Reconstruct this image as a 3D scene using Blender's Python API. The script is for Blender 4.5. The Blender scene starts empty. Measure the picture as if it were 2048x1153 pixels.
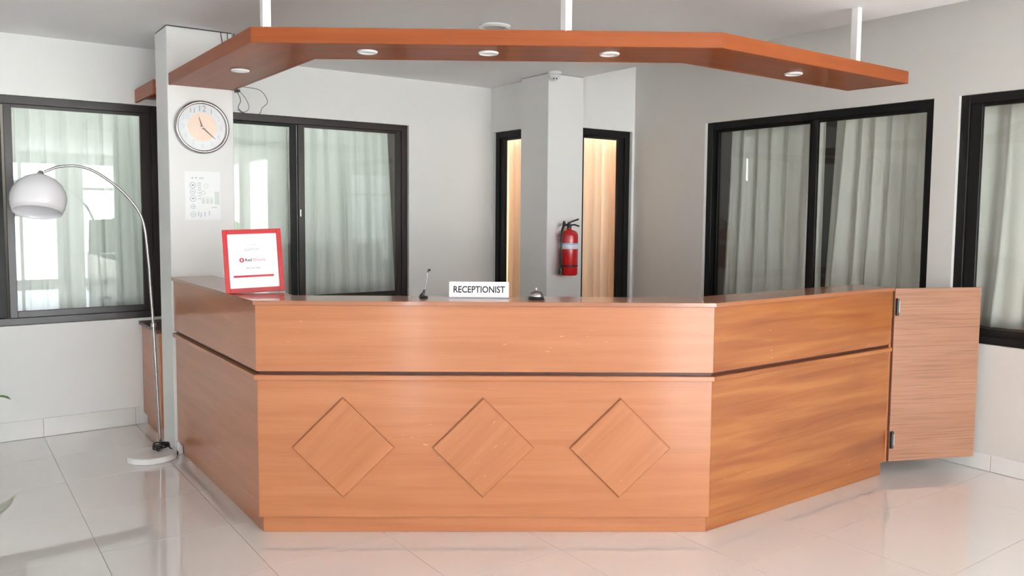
import bpy, bmesh, math, random
from mathutils import Vector, Matrix
random.seed(7)
S = bpy.context.scene
COL = S.collection
PI = math.pi

# ------------------------------------------------------------------ camera
FPX, PITCH, ROLL, YAW, CX, CY = 1622.946, -0.0723038, 0.0078530, 0.9511881, 1022.665, 542.306
EYE = Vector((0, 0, 1.6))
fw = Vector((math.cos(YAW)*math.cos(PITCH), math.sin(YAW)*math.cos(PITCH), math.sin(PITCH)))
rt = Vector((math.sin(YAW), -math.cos(YAW), 0)); up = rt.cross(fw)
r2 = rt*math.cos(ROLL) + up*math.sin(ROLL); u2 = up*math.cos(ROLL) - rt*math.sin(ROLL)
cd = bpy.data.cameras.new('camera'); cam = bpy.data.objects.new('camera', cd); COL.objects.link(cam)
M = Matrix((r2, u2, -fw)).transposed().to_4x4(); M.translation = EYE; cam.matrix_world = M
cd.sensor_fit = 'HORIZONTAL'; cd.sensor_width = 36; cd.lens = FPX/2048*36
cd.shift_x = (1024-CX)/2048; cd.shift_y = (CY-576.5)/2048; cd.clip_start = 0.05
S.camera = cam

# ------------------------------------------------------------------ sky, daylight, exposure
S.view_settings.view_transform = 'Standard'; S.view_settings.look = 'None'
S.view_settings.gamma = 1; S.view_settings.use_curve_mapping = False
S.view_settings.exposure = 0.0
S.cycles.diffuse_bounces = 7; S.cycles.sample_clamp_indirect = 0.0; S.cycles.adaptive_threshold = 0.04; S.cycles.caustics_reflective = False; S.cycles.caustics_refractive = False
SKY = 15.6
w = bpy.data.worlds.new('sky'); S.world = w; w.use_nodes = True
bg = w.node_tree.nodes['Background']; bg.inputs[0].default_value = (0.88, 0.95, 1.0, 1); bg.inputs[1].default_value = SKY

sl = bpy.data.lights.new('sun', 'SUN'); sl.energy = 48; sl.angle = math.radians(2); sl.color = (1.0, 0.97, 0.92)
sun = bpy.data.objects.new('sun', sl); COL.objects.link(sun); sun.rotation_euler = (math.radians(-25), 0, 0)   # high, from behind the building: it lights the forecourt only

YL, XR, XW, YW, ZC = 6.46, 5.347, 4.36, 5.54, 2.77      # window wall, right wall, corner-room walls, ceiling height
X0, Y0, ZT = -6.0, -6.5, 3.3                             # far ends of the lobby, top of the high strip

def portal(name, loc, rot, sx, sy):
    l = bpy.data.lights.new(name, 'AREA'); l.shape = 'RECTANGLE'; l.size = sx; l.size_y = sy
    l.cycles.is_portal = True
    o = bpy.data.objects.new(name, l); COL.objects.link(o); o.location = loc; o.rotation_euler = rot
SOUTH = [(-1.0, 0.4), (0.8, 2.2), (2.6, 4.0), (4.3, 5.2)]
EAST = [(-6.2, -4.4), (-4.1, -2.6)]
WEST = [(-6.2, -5.6)]
for a, b in SOUTH: portal('daylight_opening', ((a+b)/2, Y0-0.16, 1.325), (PI/2, 0, 0), b-a, 2.55)
for a, b in EAST: portal('daylight_opening', (XR+0.16, (a+b)/2, 1.325), (0, PI/2, 0), 2.55, b-a)
for a, b in WEST: portal('daylight_opening', (X0-0.16, (a+b)/2, 1.325), (0, -PI/2, 0), 2.55, b-a)

# ------------------------------------------------------------------ materials
def newmat(name):
    m = bpy.data.materials.new(name); m.use_nodes = True
    return m, m.node_tree.nodes, m.node_tree.links, m.node_tree.nodes['Principled BSDF']
def plain(name, col, rough=0.5, metal=0.0, coat=0.0, var=0.0, vscale=6.0, bump=0.0, bscale=60.0, spec=0.5):
    m, N, L, P = newmat(name)
    P.inputs['Base Color'].default_value = (*col, 1); P.inputs['Roughness'].default_value = rough
    P.inputs['Metallic'].default_value = metal; P.inputs['Coat Weight'].default_value = coat
    P.inputs['Specular IOR Level'].default_value = spec
    tc = N.new('ShaderNodeTexCoord')
    if var:
        n = N.new('ShaderNodeTexNoise'); n.inputs['Scale'].default_value = vscale; n.inputs['Detail'].default_value = 4
        L.new(tc.outputs['Object'], n.inputs['Vector'])
        r = N.new('ShaderNodeValToRGB')
        r.color_ramp.elements[0].position = 0.3; r.color_ramp.elements[1].position = 0.7
        r.color_ramp.elements[0].color = (*[c*(1-var) for c in col], 1); r.color_ramp.elements[1].color = (*[min(1, c*(1+var)) for c in col], 1)
        L.new(n.outputs['Fac'], r.inputs['Fac']); L.new(r.outputs['Color'], P.inputs['Base Color'])
    if bump:
        n = N.new('ShaderNodeTexNoise'); n.inputs['Scale'].default_value = bscale; n.inputs['Detail'].default_value = 3
        L.new(tc.outputs['Object'], n.inputs['Vector'])
        b = N.new('ShaderNodeBump'); b.inputs['Strength'].default_value = bump; b.inputs['Distance'].default_value = 0.002
        L.new(n.outputs['Fac'], b.inputs['Height']); L.new(b.outputs['Normal'], P.inputs['Normal'])
    return m
def woodmat(name, c0, c1, c2, rough, coat, streak=0.5, ustretch=1.1, vstretch=16.0, coatrough=0.17, fleck=0.0, spec=0.5):
    """veneer: UV is in metres, U along the grain"""
    m, N, L, P = newmat(name)
    uv = N.new('ShaderNodeUVMap'); oi = N.new('ShaderNodeObjectInfo')
    cm = N.new('ShaderNodeCombineXYZ'); ml = N.new('ShaderNodeMath'); ml.operation = 'MULTIPLY'; ml.inputs[1].default_value = 37.0
    L.new(oi.outputs['Random'], ml.inputs[0])
    for i in range(3): L.new(ml.outputs[0], cm.inputs[i])
    def layer(us, vs, detail, rot=0.0, dist=0.0):
        mp = N.new('ShaderNodeMapping'); mp.inputs['Scale'].default_value = (us, vs, 1); mp.inputs['Rotation'].default_value = (0, 0, rot)
        L.new(uv.outputs['UV'], mp.inputs['Vector'])
        ad = N.new('ShaderNodeVectorMath'); ad.operation = 'ADD'
        L.new(mp.outputs['Vector'], ad.inputs[0]); L.new(cm.outputs['Vector'], ad.inputs[1])
        n = N.new('ShaderNodeTexNoise'); n.inputs['Scale'].default_value = 1; n.inputs['Detail'].default_value = detail
        n.inputs['Distortion'].default_value = dist
        L.new(ad.outputs['Vector'], n.inputs['Vector']); return n
    a = layer(ustretch, vstretch, 3, 0.05, 0.6); b = layer(2.5, 140, 2, 0.02)
    r = N.new('ShaderNodeValToRGB'); e = r.color_ramp.elements
    e[0].position = 0.28; e[0].color = (*c0, 1); e[1].position = 0.72; e[1].color = (*c2, 1)
    mid = r.color_ramp.elements.new(0.5); mid.color = (*c1, 1)
    L.new(a.outputs['Fac'], r.inputs['Fac'])
    rb = N.new('ShaderNodeValToRGB'); rb.color_ramp.elements[0].position = 0.33; rb.color_ramp.elements[0].color = (1-streak, 1-streak*1.1, 1-streak*1.2, 1)
    rb.color_ramp.elements[1].position = 0.52; rb.color_ramp.elements[1].color = (1, 1, 1, 1)
    L.new(b.outputs['Fac'], rb.inputs['Fac'])
    mx = N.new('ShaderNodeMixRGB'); mx.blend_type = 'MULTIPLY'; mx.inputs[0].default_value = 1
    L.new(r.outputs['Color'], mx.inputs[1]); L.new(rb.outputs['Color'], mx.inputs[2])
    out = mx.outputs[0]
    if fleck:                                    # small pale chips and scuffs in the varnish
        f = layer(14, 120, 2); g = layer(1.3, 2.6, 1)
        rf = N.new('ShaderNodeValToRGB'); rf.color_ramp.elements[0].position = 0.715; rf.color_ramp.elements[1].position = 0.76
        L.new(f.outputs['Fac'], rf.inputs['Fac'])
        rg = N.new('ShaderNodeValToRGB'); rg.color_ramp.elements[0].position = 0.56; rg.color_ramp.elements[1].position = 0.68
        L.new(g.outputs['Fac'], rg.inputs['Fac'])
        mu = N.new('ShaderNodeMath'); mu.operation = 'MULTIPLY'; L.new(rf.outputs['Color'], mu.inputs[0]); L.new(rg.outputs['Color'], mu.inputs[1])
        m2 = N.new('ShaderNodeMixRGB'); m2.inputs[2].default_value = (0.72, 0.48, 0.33, 1)
        L.new(mu.outputs[0], m2.inputs[0]); L.new(out, m2.inputs[1]); out = m2.outputs[0]
    L.new(out, P.inputs['Base Color'])
    P.inputs['Specular IOR Level'].default_value = spec
    P.inputs['Roughness'].default_value = rough; P.inputs['Coat Weight'].default_value = coat; P.inputs['Coat Roughness'].default_value = coatrough
    # slightly wavy varnish
    c = layer(5, 9, 2)
    bp = N.new('ShaderNodeBump'); bp.inputs['Strength'].default_value = 0.05; bp.inputs['Distance'].default_value = 0.01
    L.new(c.outputs['Fac'], bp.inputs['Height']); L.new(bp.outputs['Normal'], P.inputs['Normal']); L.new(bp.outputs['Normal'], P.inputs['Coat Normal'])
    return m
def glassmat(name, tint=(0.985, 1.0, 0.99), f0=0.034):
    m, N, L, P = newmat(name); N.remove(P)
    out = N['Material Output']
    lw = N.new('ShaderNodeLayerWeight'); lw.inputs['Blend'].default_value = 0.5
    pw = N.new('ShaderNodeMath'); pw.operation = 'POWER'; pw.inputs[1].default_value = 5; L.new(lw.outputs['Facing'], pw.inputs[0])
    ma = N.new('ShaderNodeMath'); ma.operation = 'MULTIPLY_ADD'; ma.inputs[1].default_value = 1-f0; ma.inputs[2].default_value = f0; L.new(pw.outputs[0], ma.inputs[0])
    t = N.new('ShaderNodeBsdfTransparent'); t.inputs[0].default_value = (*tint, 1)
    g = N.new('ShaderNodeBsdfGlossy'); g.inputs['Roughness'].default_value = 0.0
    mx = N.new('ShaderNodeMixShader'); L.new(ma.outputs[0], mx.inputs[0]); L.new(t.outputs[0], mx.inputs[1]); L.new(g.outputs[0], mx.inputs[2])
    L.new(mx.outputs[0], out.inputs['Surface']); return m
def clothmat(name, col, trans=0.3):
    m, N, L, P = newmat(name); out = N['Material Output']
    P.inputs['Base Color'].default_value = (*col, 1); P.inputs['Roughness'].default_value = 0.9; P.inputs['Specular IOR Level'].default_value = 0.1
    tc = N.new('ShaderNodeTexCoord'); mp = N.new('ShaderNodeMapping'); mp.inputs['Scale'].default_value = (25, 25, 0.6)
    n = N.new('ShaderNodeTexNoise'); n.inputs['Scale'].default_value = 1.0; L.new(tc.outputs['Object'], mp.inputs['Vector']); L.new(mp.outputs['Vector'], n.inputs['Vector'])
    r = N.new('ShaderNodeValToRGB'); r.color_ramp.elements[0].color = (*[c*0.9 for c in col], 1); r.color_ramp.elements[1].color = (*[min(1, c*1.06) for c in col], 1)
    L.new(n.outputs['Fac'], r.inputs['Fac']); L.new(r.outputs['Color'], P.inputs['Base Color'])
    t = N.new('ShaderNodeBsdfTranslucent'); L.new(r.outputs['Color'], t.inputs['Color'])
    mx = N.new('ShaderNodeMixShader'); mx.inputs[0].default_value = trans
    L.new(P.outputs[0], mx.inputs[1]); L.new(t.outputs[0], mx.inputs[2]); L.new(mx.outputs[0], out.inputs['Surface']); return m

MT = {}
MT['wall'] = plain('off_white_wall_paint', (0.80, 0.80, 0.79), 0.65, var=0.012, vscale=1.2, bump=0.12, bscale=90, spec=0.25)
MT['wall_warm'] = plain('right_wall_tone', (0.67, 0.645, 0.615), 0.65, var=0.012, vscale=1.2, bump=0.12, bscale=90, spec=0.25)  # right wall toned darker and warmer than the other walls
MT['ceil'] = plain('ceiling_paint', (0.90, 0.90, 0.915), 0.8, var=0.01, vscale=1.0, spec=0.2)
MT['tile'] = plain('polished_porcelain', (0.74, 0.715, 0.695), 0.025, coat=1.0, var=0.025, vscale=1.3, spec=0.6)
MT['skirt'] = plain('skirting_tile', (0.74, 0.73, 0.71), 0.15, var=0.02, vscale=2.0)
MT['grout'] = plain('grout', (0.27, 0.25, 0.23), 0.9)
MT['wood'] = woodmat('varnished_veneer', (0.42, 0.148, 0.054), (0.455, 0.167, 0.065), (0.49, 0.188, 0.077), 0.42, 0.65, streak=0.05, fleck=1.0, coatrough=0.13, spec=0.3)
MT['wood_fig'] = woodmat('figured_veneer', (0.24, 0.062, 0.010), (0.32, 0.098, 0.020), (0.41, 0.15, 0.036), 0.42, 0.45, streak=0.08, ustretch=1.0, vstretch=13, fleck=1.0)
MT['wood_top'] = woodmat('high_gloss_veneer', (0.30, 0.10, 0.036), (0.34, 0.118, 0.044), (0.37, 0.132, 0.052), 0.35, 0.8, streak=0.05, coatrough=0.06)
MT['wood_canopy'] = woodmat('canopy_veneer', (0.27, 0.060, 0.012), (0.31, 0.072, 0.015), (0.35, 0.085, 0.019), 0.5, 0.2, streak=0.06, spec=0.25)
MT['wood_gate'] = woodmat('unvarnished_plywood', (0.34, 0.152, 0.084), (0.37, 0.175, 0.10), (0.40, 0.195, 0.115), 0.5, 0.15, streak=0.26, ustretch=0.9, vstretch=9)
MT['wood_dark'] = plain('dark_brown_wood', (0.075, 0.022, 0.014), 0.35, var=0.2, vscale=8)
MT['wood_shadow_line'] = plain('shadow_line_brown', (0.20, 0.062, 0.026), 0.6)
MT['black'] = plain('black_window_frame', (0.008, 0.007, 0.007), 0.45, spec=0.3)
MT['brown'] = plain('dark_bronze_frame', (0.024, 0.014, 0.012), 0.32)
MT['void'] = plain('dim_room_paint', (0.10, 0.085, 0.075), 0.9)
MT['glass'] = glassmat('window_glass')
MT['curtain'] = clothmat('white_curtain_cloth', (0.90, 0.92, 0.895), 0.28)
MT['curtain_grey'] = clothmat('cream_curtain_cloth', (0.84, 0.825, 0.775), 0.15)
MT['peach'] = clothmat('peach_curtain_cloth', (0.88, 0.75, 0.64), 0.35)
MT['warmroom'] = plain('warm_room_paint', (0.75, 0.68, 0.58), 0.9)
MT['chrome'] = plain('brushed_steel', (0.40, 0.385, 0.37), 0.25, metal=1.0)
MT['white_pl'] = plain('white_plastic', (0.80, 0.80, 0.80), 0.35)
MT['shade'] = plain('white_acrylic', (0.80, 0.79, 0.82), 0.12, coat=0.5)
def shademat():
    m, N, L, P = newmat('white_acrylic_shade'); P.inputs['Base Color'].default_value = (0.86, 0.85, 0.88, 1); P.inputs['Roughness'].default_value = 0.12; P.inputs['Coat Weight'].default_value = 0.5
    t = N.new('ShaderNodeBsdfTranslucent'); t.inputs[0].default_value = (0.9, 0.89, 0.92, 1); mx = N.new('ShaderNodeMixShader'); mx.inputs[0].default_value = 0.2
    L.new(P.outputs[0], mx.inputs[1]); L.new(t.outputs[0], mx.inputs[2]); L.new(mx.outputs[0], N['Material Output'].inputs['Surface']); return m
MT['lampshade'] = shademat()
MT['marble'] = plain('white_marble', (0.80, 0.79, 0.78), 0.12, var=0.05, vscale=9)
MT['blackpl'] = plain('black_plastic', (0.012, 0.012, 0.013), 0.35)
MT['red'] = plain('red_enamel', (0.60, 0.010, 0.014), 0.22, coat=0.4)
MT['redframe'] = plain('red_lacquer', (0.52, 0.014, 0.018), 0.30)
MT['redink'] = plain('red_ink', (0.60, 0.03, 0.06), 0.6)
MT['paper'] = plain('white_paper', (0.86, 0.86, 0.89), 0.6)
MT['paper2'] = plain('notice_paper', (0.86, 0.87, 0.87), 0.5)
MT['ink'] = plain('black_ink', (0.02, 0.02, 0.022), 0.7)
MT['greyink'] = plain('grey_ink', (0.36, 0.36, 0.38), 0.7)
MT['paleink'] = plain('pale_blue_ink', (0.62, 0.64, 0.70), 0.7)
MT['palegreen'] = plain('pale_green_ink', (0.68, 0.75, 0.71), 0.7)
MT['label_blue'] = plain('blue_white_label', (0.42, 0.55, 0.78), 0.4)
MT['label_white'] = plain('white_label', (0.75, 0.78, 0.85), 0.4)
MT['dial'] = plain('white_dial', (0.84, 0.84, 0.84), 0.15)
MT['dialmid'] = plain('rose_gold_dial', (0.66, 0.51, 0.42), 0.4, metal=0.2)
MT['dialband'] = plain('silver_chapter_ring', (0.72, 0.74, 0.75), 0.3)
MT['hand'] = plain('bronze_hands', (0.20, 0.14, 0.13), 0.4)
MT['silver'] = plain('silver_trim', (0.50, 0.47, 0.47), 0.2, metal=0.9)
MT['leaf'] = plain('green_leaf', (0.10, 0.26, 0.035), 0.35, var=0.25, vscale=5)
MT['pot'] = plain('grey_pot', (0.30, 0.29, 0.28), 0.5)
MT['soil'] = plain('soil', (0.05, 0.035, 0.025), 0.95)
MT['outside'] = plain('pale_paving', (0.80, 0.79, 0.76), 0.9)
MT['hedge'] = plain('hedge_green', (0.07, 0.16, 0.05), 0.9, var=0.5, vscale=7)

# ------------------------------------------------------------------ builders
def add_uv(me):
    uvl = me.uv_layers.new(name='UVMap')
    for p in me.polygons:
        n = p.normal
        if abs(n.z) > 0.8:
            a, b = Vector((1, 0, 0)), Vector((0, 1, 0))
        else:
            a = Vector((0, 0, 1)).cross(n).normalized(); b = Vector((0, 0, 1))
        for li in p.loop_indices:
            v = me.vertices[me.loops[li].vertex_index].co
            uvl.data[li].uv = (v.dot(a), v.dot(b))
def obj(name, bm, mat, parent=None, smooth=False, uv=True, uvdir=None):
    """bm is in world coordinates; a child is moved into its parent's frame"""
    bmesh.ops.recalc_face_normals(bm, faces=bm.faces)
    me = bpy.data.meshes.new(name); bm.to_mesh(me); bm.free()
    if uv:
        add_uv(me)
        if uvdir is not None:                     # grain direction of a horizontal board
            a = Vector((uvdir[0], uvdir[1], 0)).normalized(); b = Vector((-a.y, a.x, 0))
            for p in me.polygons:
                if abs(p.normal.z) > 0.8:
                    for li in p.loop_indices:
                        v = me.vertices[me.loops[li].vertex_index].co; me.uv_layers[0].data[li].uv = (v.dot(a), v.dot(b))
    if smooth:
        for p in me.polygons: p.use_smooth = True
        if smooth is not True: me.set_sharp_from_angle(angle=smooth)
    me.materials.append(MT[mat])
    o = bpy.data.objects.new(name, me); COL.objects.link(o)
    if parent is not None:
        base = parent
        while base.parent: base = base.parent
        me.transform(Matrix.Translation(-base.location) if not base.get('_world') else Matrix())
        o.parent = parent
    else:
        # put the origin at the base centre of the mesh
        xs = [v.co for v in me.vertices]
        c = Vector(((min(v.x for v in xs)+max(v.x for v in xs))/2, (min(v.y for v in xs)+max(v.y for v in xs))/2, min(v.z for v in xs)))
        me.transform(Matrix.Translation(-c)); o.location = c
    return o
def thing(name, loc, label, cat, group=None, kind=None):
    o = bpy.data.objects.new(name, None); COL.objects.link(o); o.location = loc; o.empty_display_size = 0.1
    tag(o, label, cat, group, kind); return o
def tag(o, label=None, cat=None, group=None, kind=None):
    if label: o['label'] = label
    if cat: o['category'] = cat
    if group: o['group'] = group
    if kind: o['kind'] = kind
    return o
def struct(o, label, cat=None):
    o['kind'] = 'structure'; o['label'] = label
    if cat: o['category'] = cat
    return o
def bm_box(bm, x0, x1, y0, y1, z0, z1):
    v = [bm.verts.new(p) for p in ((x0,y0,z0),(x1,y0,z0),(x1,y1,z0),(x0,y1,z0),(x0,y0,z1),(x1,y0,z1),(x1,y1,z1),(x0,y1,z1))]
    for f in ((0,3,2,1),(4,5,6,7),(0,1,5,4),(1,2,6,5),(2,3,7,6),(3,0,4,7)): bm.faces.new([v[i] for i in f])
def bevelled(bm, bev, seg=1):
    if bev: bmesh.ops.bevel(bm, geom=list(bm.edges), offset=bev, segments=seg, affect='EDGES', profile=0.5)
    return bm
def box(name, x0, x1, y0, y1, z0, z1, mat, parent=None, bev=0.0, **k):
    bm = bmesh.new(); bm_box(bm, x0, x1, y0, y1, z0, z1); bevelled(bm, bev); return obj(name, bm, mat, parent, **k)
def bm_prism(bm, pts, z0, z1):
    lo = [bm.verts.new((x, y, z0)) for x, y in pts]; hi = [bm.verts.new((x, y, z1)) for x, y in pts]
    bm.faces.new(lo[::-1]); bm.faces.new(hi); n = len(pts)
    for i in range(n): bm.faces.new((lo[i], lo[(i+1) % n], hi[(i+1) % n], hi[i]))
def prism(name, pts, z0, z1, mat, parent=None, bev=0.0, **k):
    bm = bmesh.new(); bm_prism(bm, pts, z0, z1); bevelled(bm, bev); return obj(name, bm, mat, parent, **k)
def bm_loft(bm, rings, cap=True):
    R = [[bm.verts.new(p) for p in r] for r in rings]
    for a, b in zip(R, R[1:]):
        n = len(a)
        for i in range(n): bm.faces.new((a[i], a[(i+1) % n], b[(i+1) % n], b[i]))
    if cap: bm.faces.new(R[0][::-1]); bm.faces.new(R[-1])
def lathe(name, prof, origin, mat, parent=None, n=32, axis=(0, 0, 1), cap=True, smooth=0.6):
    """prof: (radius, height along axis)"""
    q = Vector((0, 0, 1)).rotation_difference(Vector(axis).normalized()); o = Vector(origin)
    bm = bmesh.new()
    bm_loft(bm, [[o + q @ Vector((r*math.cos(2*PI*i/n), r*math.sin(2*PI*i/n), h)) for i in range(n)] for r, h in prof], cap)
    return obj(name, bm, mat, parent, smooth=smooth)
def spline(pts, n=8):
    P = [Vector(p) for p in pts]; P = [P[0]*2-P[1]] + P + [P[-1]*2-P[-2]]; out = []
    for i in range(1, len(P)-2):
        for k in range(n):
            t = k/n; a, b, c, d = P[i-1:i+3]
            out.append(0.5*((2*b) + (c-a)*t + (2*a-5*b+4*c-d)*t*t + (3*b-a-3*c+d)*t**3))
    out.append(P[-2]); return out
def bm_tube(bm, path, rad, n=8):
    path = [Vector(p) for p in path]; rings = []; prev = None
    for i, p in enumerate(path):
        t = (path[min(i+1, len(path)-1)] - path[max(i-1, 0)]).normalized()
        if prev is None: u = t.orthogonal().normalized()
        else: u = (prev - t*prev.dot(t)).normalized()
        prev = u; v = t.cross(u); r = rad(i/(len(path)-1)) if callable(rad) else rad
        rings.append([p + (u*math.cos(2*PI*k/n) + v*math.sin(2*PI*k/n))*r for k in range(n)])
    bm_loft(bm, rings)
def tube(name, path, rad, mat, parent=None, n=8):
    bm = bmesh.new(); bm_tube(bm, path, rad, n); return obj(name, bm, mat, parent, smooth=0.8)
def frame_box(name, O, U, V, W, u0, u1, v0, v1, w0, w1, mat, parent, bev=0.0, **k):
    """box in an oriented frame: O + u*U + v*V + w*W"""
    bm = bmesh.new(); bm_box(bm, u0, u1, v0, v1, w0, w1); bevelled(bm, bev)
    m = Matrix((U, V, W)).transposed().to_4x4(); m.translation = O; bm.transform(m)
    return obj(name, bm, mat, parent, **k)
def text(name, body, size, O, U, V, mat, parent, align='CENTER', depth=0.0006, xscale=1.0, bold=0.0):
    c = bpy.data.curves.new('lettering', 'FONT'); c.body = body; c.size = size; c.align_x = align; c.align_y = 'CENTER'; c.extrude = depth; c.resolution_u = 3; c.offset = bold*size
    t = bpy.data.objects.new('lettering', c); COL.objects.link(t)
    dg = bpy.context.evaluated_depsgraph_get(); me = bpy.data.meshes.new_from_object(t.evaluated_get(dg))
    bpy.data.objects.remove(t); bm = bmesh.new(); bm.from_mesh(me)
    U = Vector(U).normalized(); V = Vector(V).normalized(); W = U.cross(V)
    m = Matrix((U*xscale, V, W)).transposed().to_4x4(); m.translation = O; bm.transform(m)
    return obj(name, bm, mat, parent, uv=False)
def offset(poly, d):
    """offset an open polyline to its left (towards the counter's inside) by d, mitred"""
    P = [Vector(p) for p in poly]; out = []
    nrm = [Vector((-(b-a).y, (b-a).x)).normalized() for a, b in zip(P, P[1:])]
    for i, p in enumerate(P):
        if i == 0: out.append(p + nrm[0]*d)
        elif i == len(P)-1: out.append(p + nrm[-1]*d)
        else:
            m = (nrm[i-1]+nrm[i]).normalized(); out.append(p + m*(d/m.dot(nrm[i])))
    return [(p.x, p.y) for p in out]
def strips(name, A, B, z0, z1, mats, parent, bev=0.0015, ends=(0, 0)):
    """boards between two polylines, one object per straight run"""
    res = []
    for i in range(len(A)-1):
        mat = mats if isinstance(mats, str) else mats[i]
        d = (A[i+1][0]-A[i][0], A[i+1][1]-A[i][1])
        res.append(prism(name, [A[i], A[i+1], B[i+1], B[i]], z0, z1, mat, parent, bev, uvdir=d))
    return res

# ------------------------------------------------------------------ room shell
def wall_cells(name, axis, c0, c1, a0, a1, z0, z1, holes, mat, label):
    """solid wall from c0 to c1 (thickness) along a0..a1 with rectangular openings (a,b,zlo,zhi)"""
    bm = bmesh.new()
    aa = sorted({a0, a1, *[h[0] for h in holes], *[h[1] for h in holes]}); zz = sorted({z0, z1, *[h[2] for h in holes], *[h[3] for h in holes]})
    keep = {}
    for i in range(len(aa)-1):
        for j in range(len(zz)-1):
            ca, cz = (aa[i]+aa[i+1])/2, (zz[j]+zz[j+1])/2
            keep[i, j] = not any(h[0] < ca < h[1] and h[2] < cz < h[3] for h in holes)
    vs = {}
    def v(i, j, k):
        if (i, j, k) not in vs:
            c = (c0, c1)[k]; p = (aa[i], c, zz[j]) if axis == 'x' else (c, aa[i], zz[j]); vs[i, j, k] = bm.verts.new(p)
        return vs[i, j, k]
    for (i, j), kp in keep.items():
        if not kp: continue
        for k in (0, 1): bm.faces.new([v(i, j, k), v(i+1, j, k), v(i+1, j+1, k), v(i, j+1, k)])
        for (ni, nj), (p, q) in {(i-1, j): ((i, j), (i, j+1)), (i+1, j): ((i+1, j), (i+1, j+1)), (i, j-1): ((i, j), (i+1, j)), (i, j+1): ((i, j+1), (i+1, j+1))}.items():
            if not keep.get((ni, nj), False): bm.faces.new([v(*p, 0), v(*q, 0), v(*q, 1), v(*p, 1)])
    return struct(obj(name, bm, mat), label, 'wall')

W1 = (-1.30, 1.40); W2 = (1.60, 3.478); W3 = (2.765, 4.69); W4 = (0.85, 2.607)
WZ = (0.795, 2.362)
D1 = (5.86, 6.425); D2 = (4.640, 5.318); DZ = (0.0, 2.352)
wall_cells('wall_left', 'x', YL, YL+0.14, X0, XW, 0, ZC, [(*W1, *WZ), (*W2, *WZ)], 'wall', 'white plastered wall with the sliding windows behind the arc lamp')
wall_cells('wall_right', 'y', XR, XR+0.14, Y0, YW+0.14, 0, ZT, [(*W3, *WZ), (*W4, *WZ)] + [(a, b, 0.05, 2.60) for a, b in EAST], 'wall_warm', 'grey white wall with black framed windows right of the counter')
wall_cells('wall_back_left', 'y', XW, XW+0.12, YW+0.12, YL+0.14, 0, ZC, [(*D1, *DZ)], 'wall', 'short white wall with a curtained door left of the square column')
wall_cells('wall_back_right', 'x', YW, YW+0.12, XW, XR, 0, ZT, [(*D2, *DZ)], 'wall', 'short white wall with a curtained door right of the square column')
wall_cells('wall_front', 'x', Y0-0.14, Y0, X0, XR+0.14, 0, ZT, [(a, b, 0.05, 2.60) for a, b in SOUTH], 'wall', 'white front wall with tall openings to the daylight')
wall_cells('wall_entrance_side', 'y', X0-0.14, X0, Y0, YL+0.14, 0, ZC, [(a, b, 0.05, 2.60) for a, b in WEST], 'wall', 'white side wall of the lobby opposite the right wall')
XE = 4.637
struct(box('ceiling', X0-0.14, XE, Y0-0.14, YL+0.14, ZC, ZT+0.1, 'ceil'), 'flat grey white dropped ceiling over the lobby', 'ceiling')
struct(box('ceiling_upper', XE, XR+0.14, Y0-0.14, YW+0.12, ZT, ZT+0.1, 'ceil'), 'higher strip of ceiling along the right wall', 'ceiling')

# rooms behind the glass (closed shells, seen only through panes)
def shell(name, x0, x1, y0, y1, z1, mat, label, skip):
    bm = bmesh.new(); t = 0.05
    parts = dict(xl=(x0, x0+t, y0, y1, 0, z1), xh=(x1-t, x1, y0, y1, 0, z1), yl=(x0, x1, y0, y0+t, 0, z1), yh=(x0, x1, y1-t, y1, 0, z1), zl=(x0, x1, y0, y1, -0.06, -0.01), zh=(x0, x1, y0, y1, z1, z1+t))
    for k, v in parts.items():
        if k not in skip: bm_box(bm, *v)
    return struct(obj(name, bm, mat), label, 'wall')
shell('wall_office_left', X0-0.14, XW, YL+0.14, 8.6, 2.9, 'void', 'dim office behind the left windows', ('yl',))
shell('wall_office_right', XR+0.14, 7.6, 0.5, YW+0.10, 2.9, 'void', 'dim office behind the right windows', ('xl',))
shell('wall_corner_room', XW+0.12, 6.9, YW+0.12, 8.6, 2.75, 'warmroom', 'warmly lit corner room behind the peach curtains', ('xl', 'yl'))
struct(box('wall_corner_room_side', XW-0.02, XW+0.12, YL+0.14, 8.6, 0, 2.9, 'warmroom'), 'side wall of the corner room', 'wall')
struct(box('wall_corner_room_end', XR+0.14, 6.9, YW+0.11, YW+0.205, 0, 2.9, 'warmroom'), 'end wall of the corner room', 'wall')

# columns
def column(name, x0, x1, y0, y1, label, gap='blackpl'):
    t = thing(name, ((x0+x1)/2, (y0+y1)/2, 0), label, 'column'); t['kind'] = 'structure'
    box('shaft', x0, x1, y0, y1, 0, ZC-0.006, 'wall', t, 0.004)
    box('painted_shadow_gap', x0+0.002, x1-0.002, y0+0.002, y1-0.002, ZC-0.006, ZC, gap, t)  # dark strip, the shade under the ceiling put into its colour
    return t
column('column_left', 1.25, 1.662, 5.54, 5.86, 'white square column carrying the round wall clock')
column('column_middle', 4.25, 4.636, 5.44, 5.83, 'white square column carrying the fire extinguisher', 'greyink')

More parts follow.
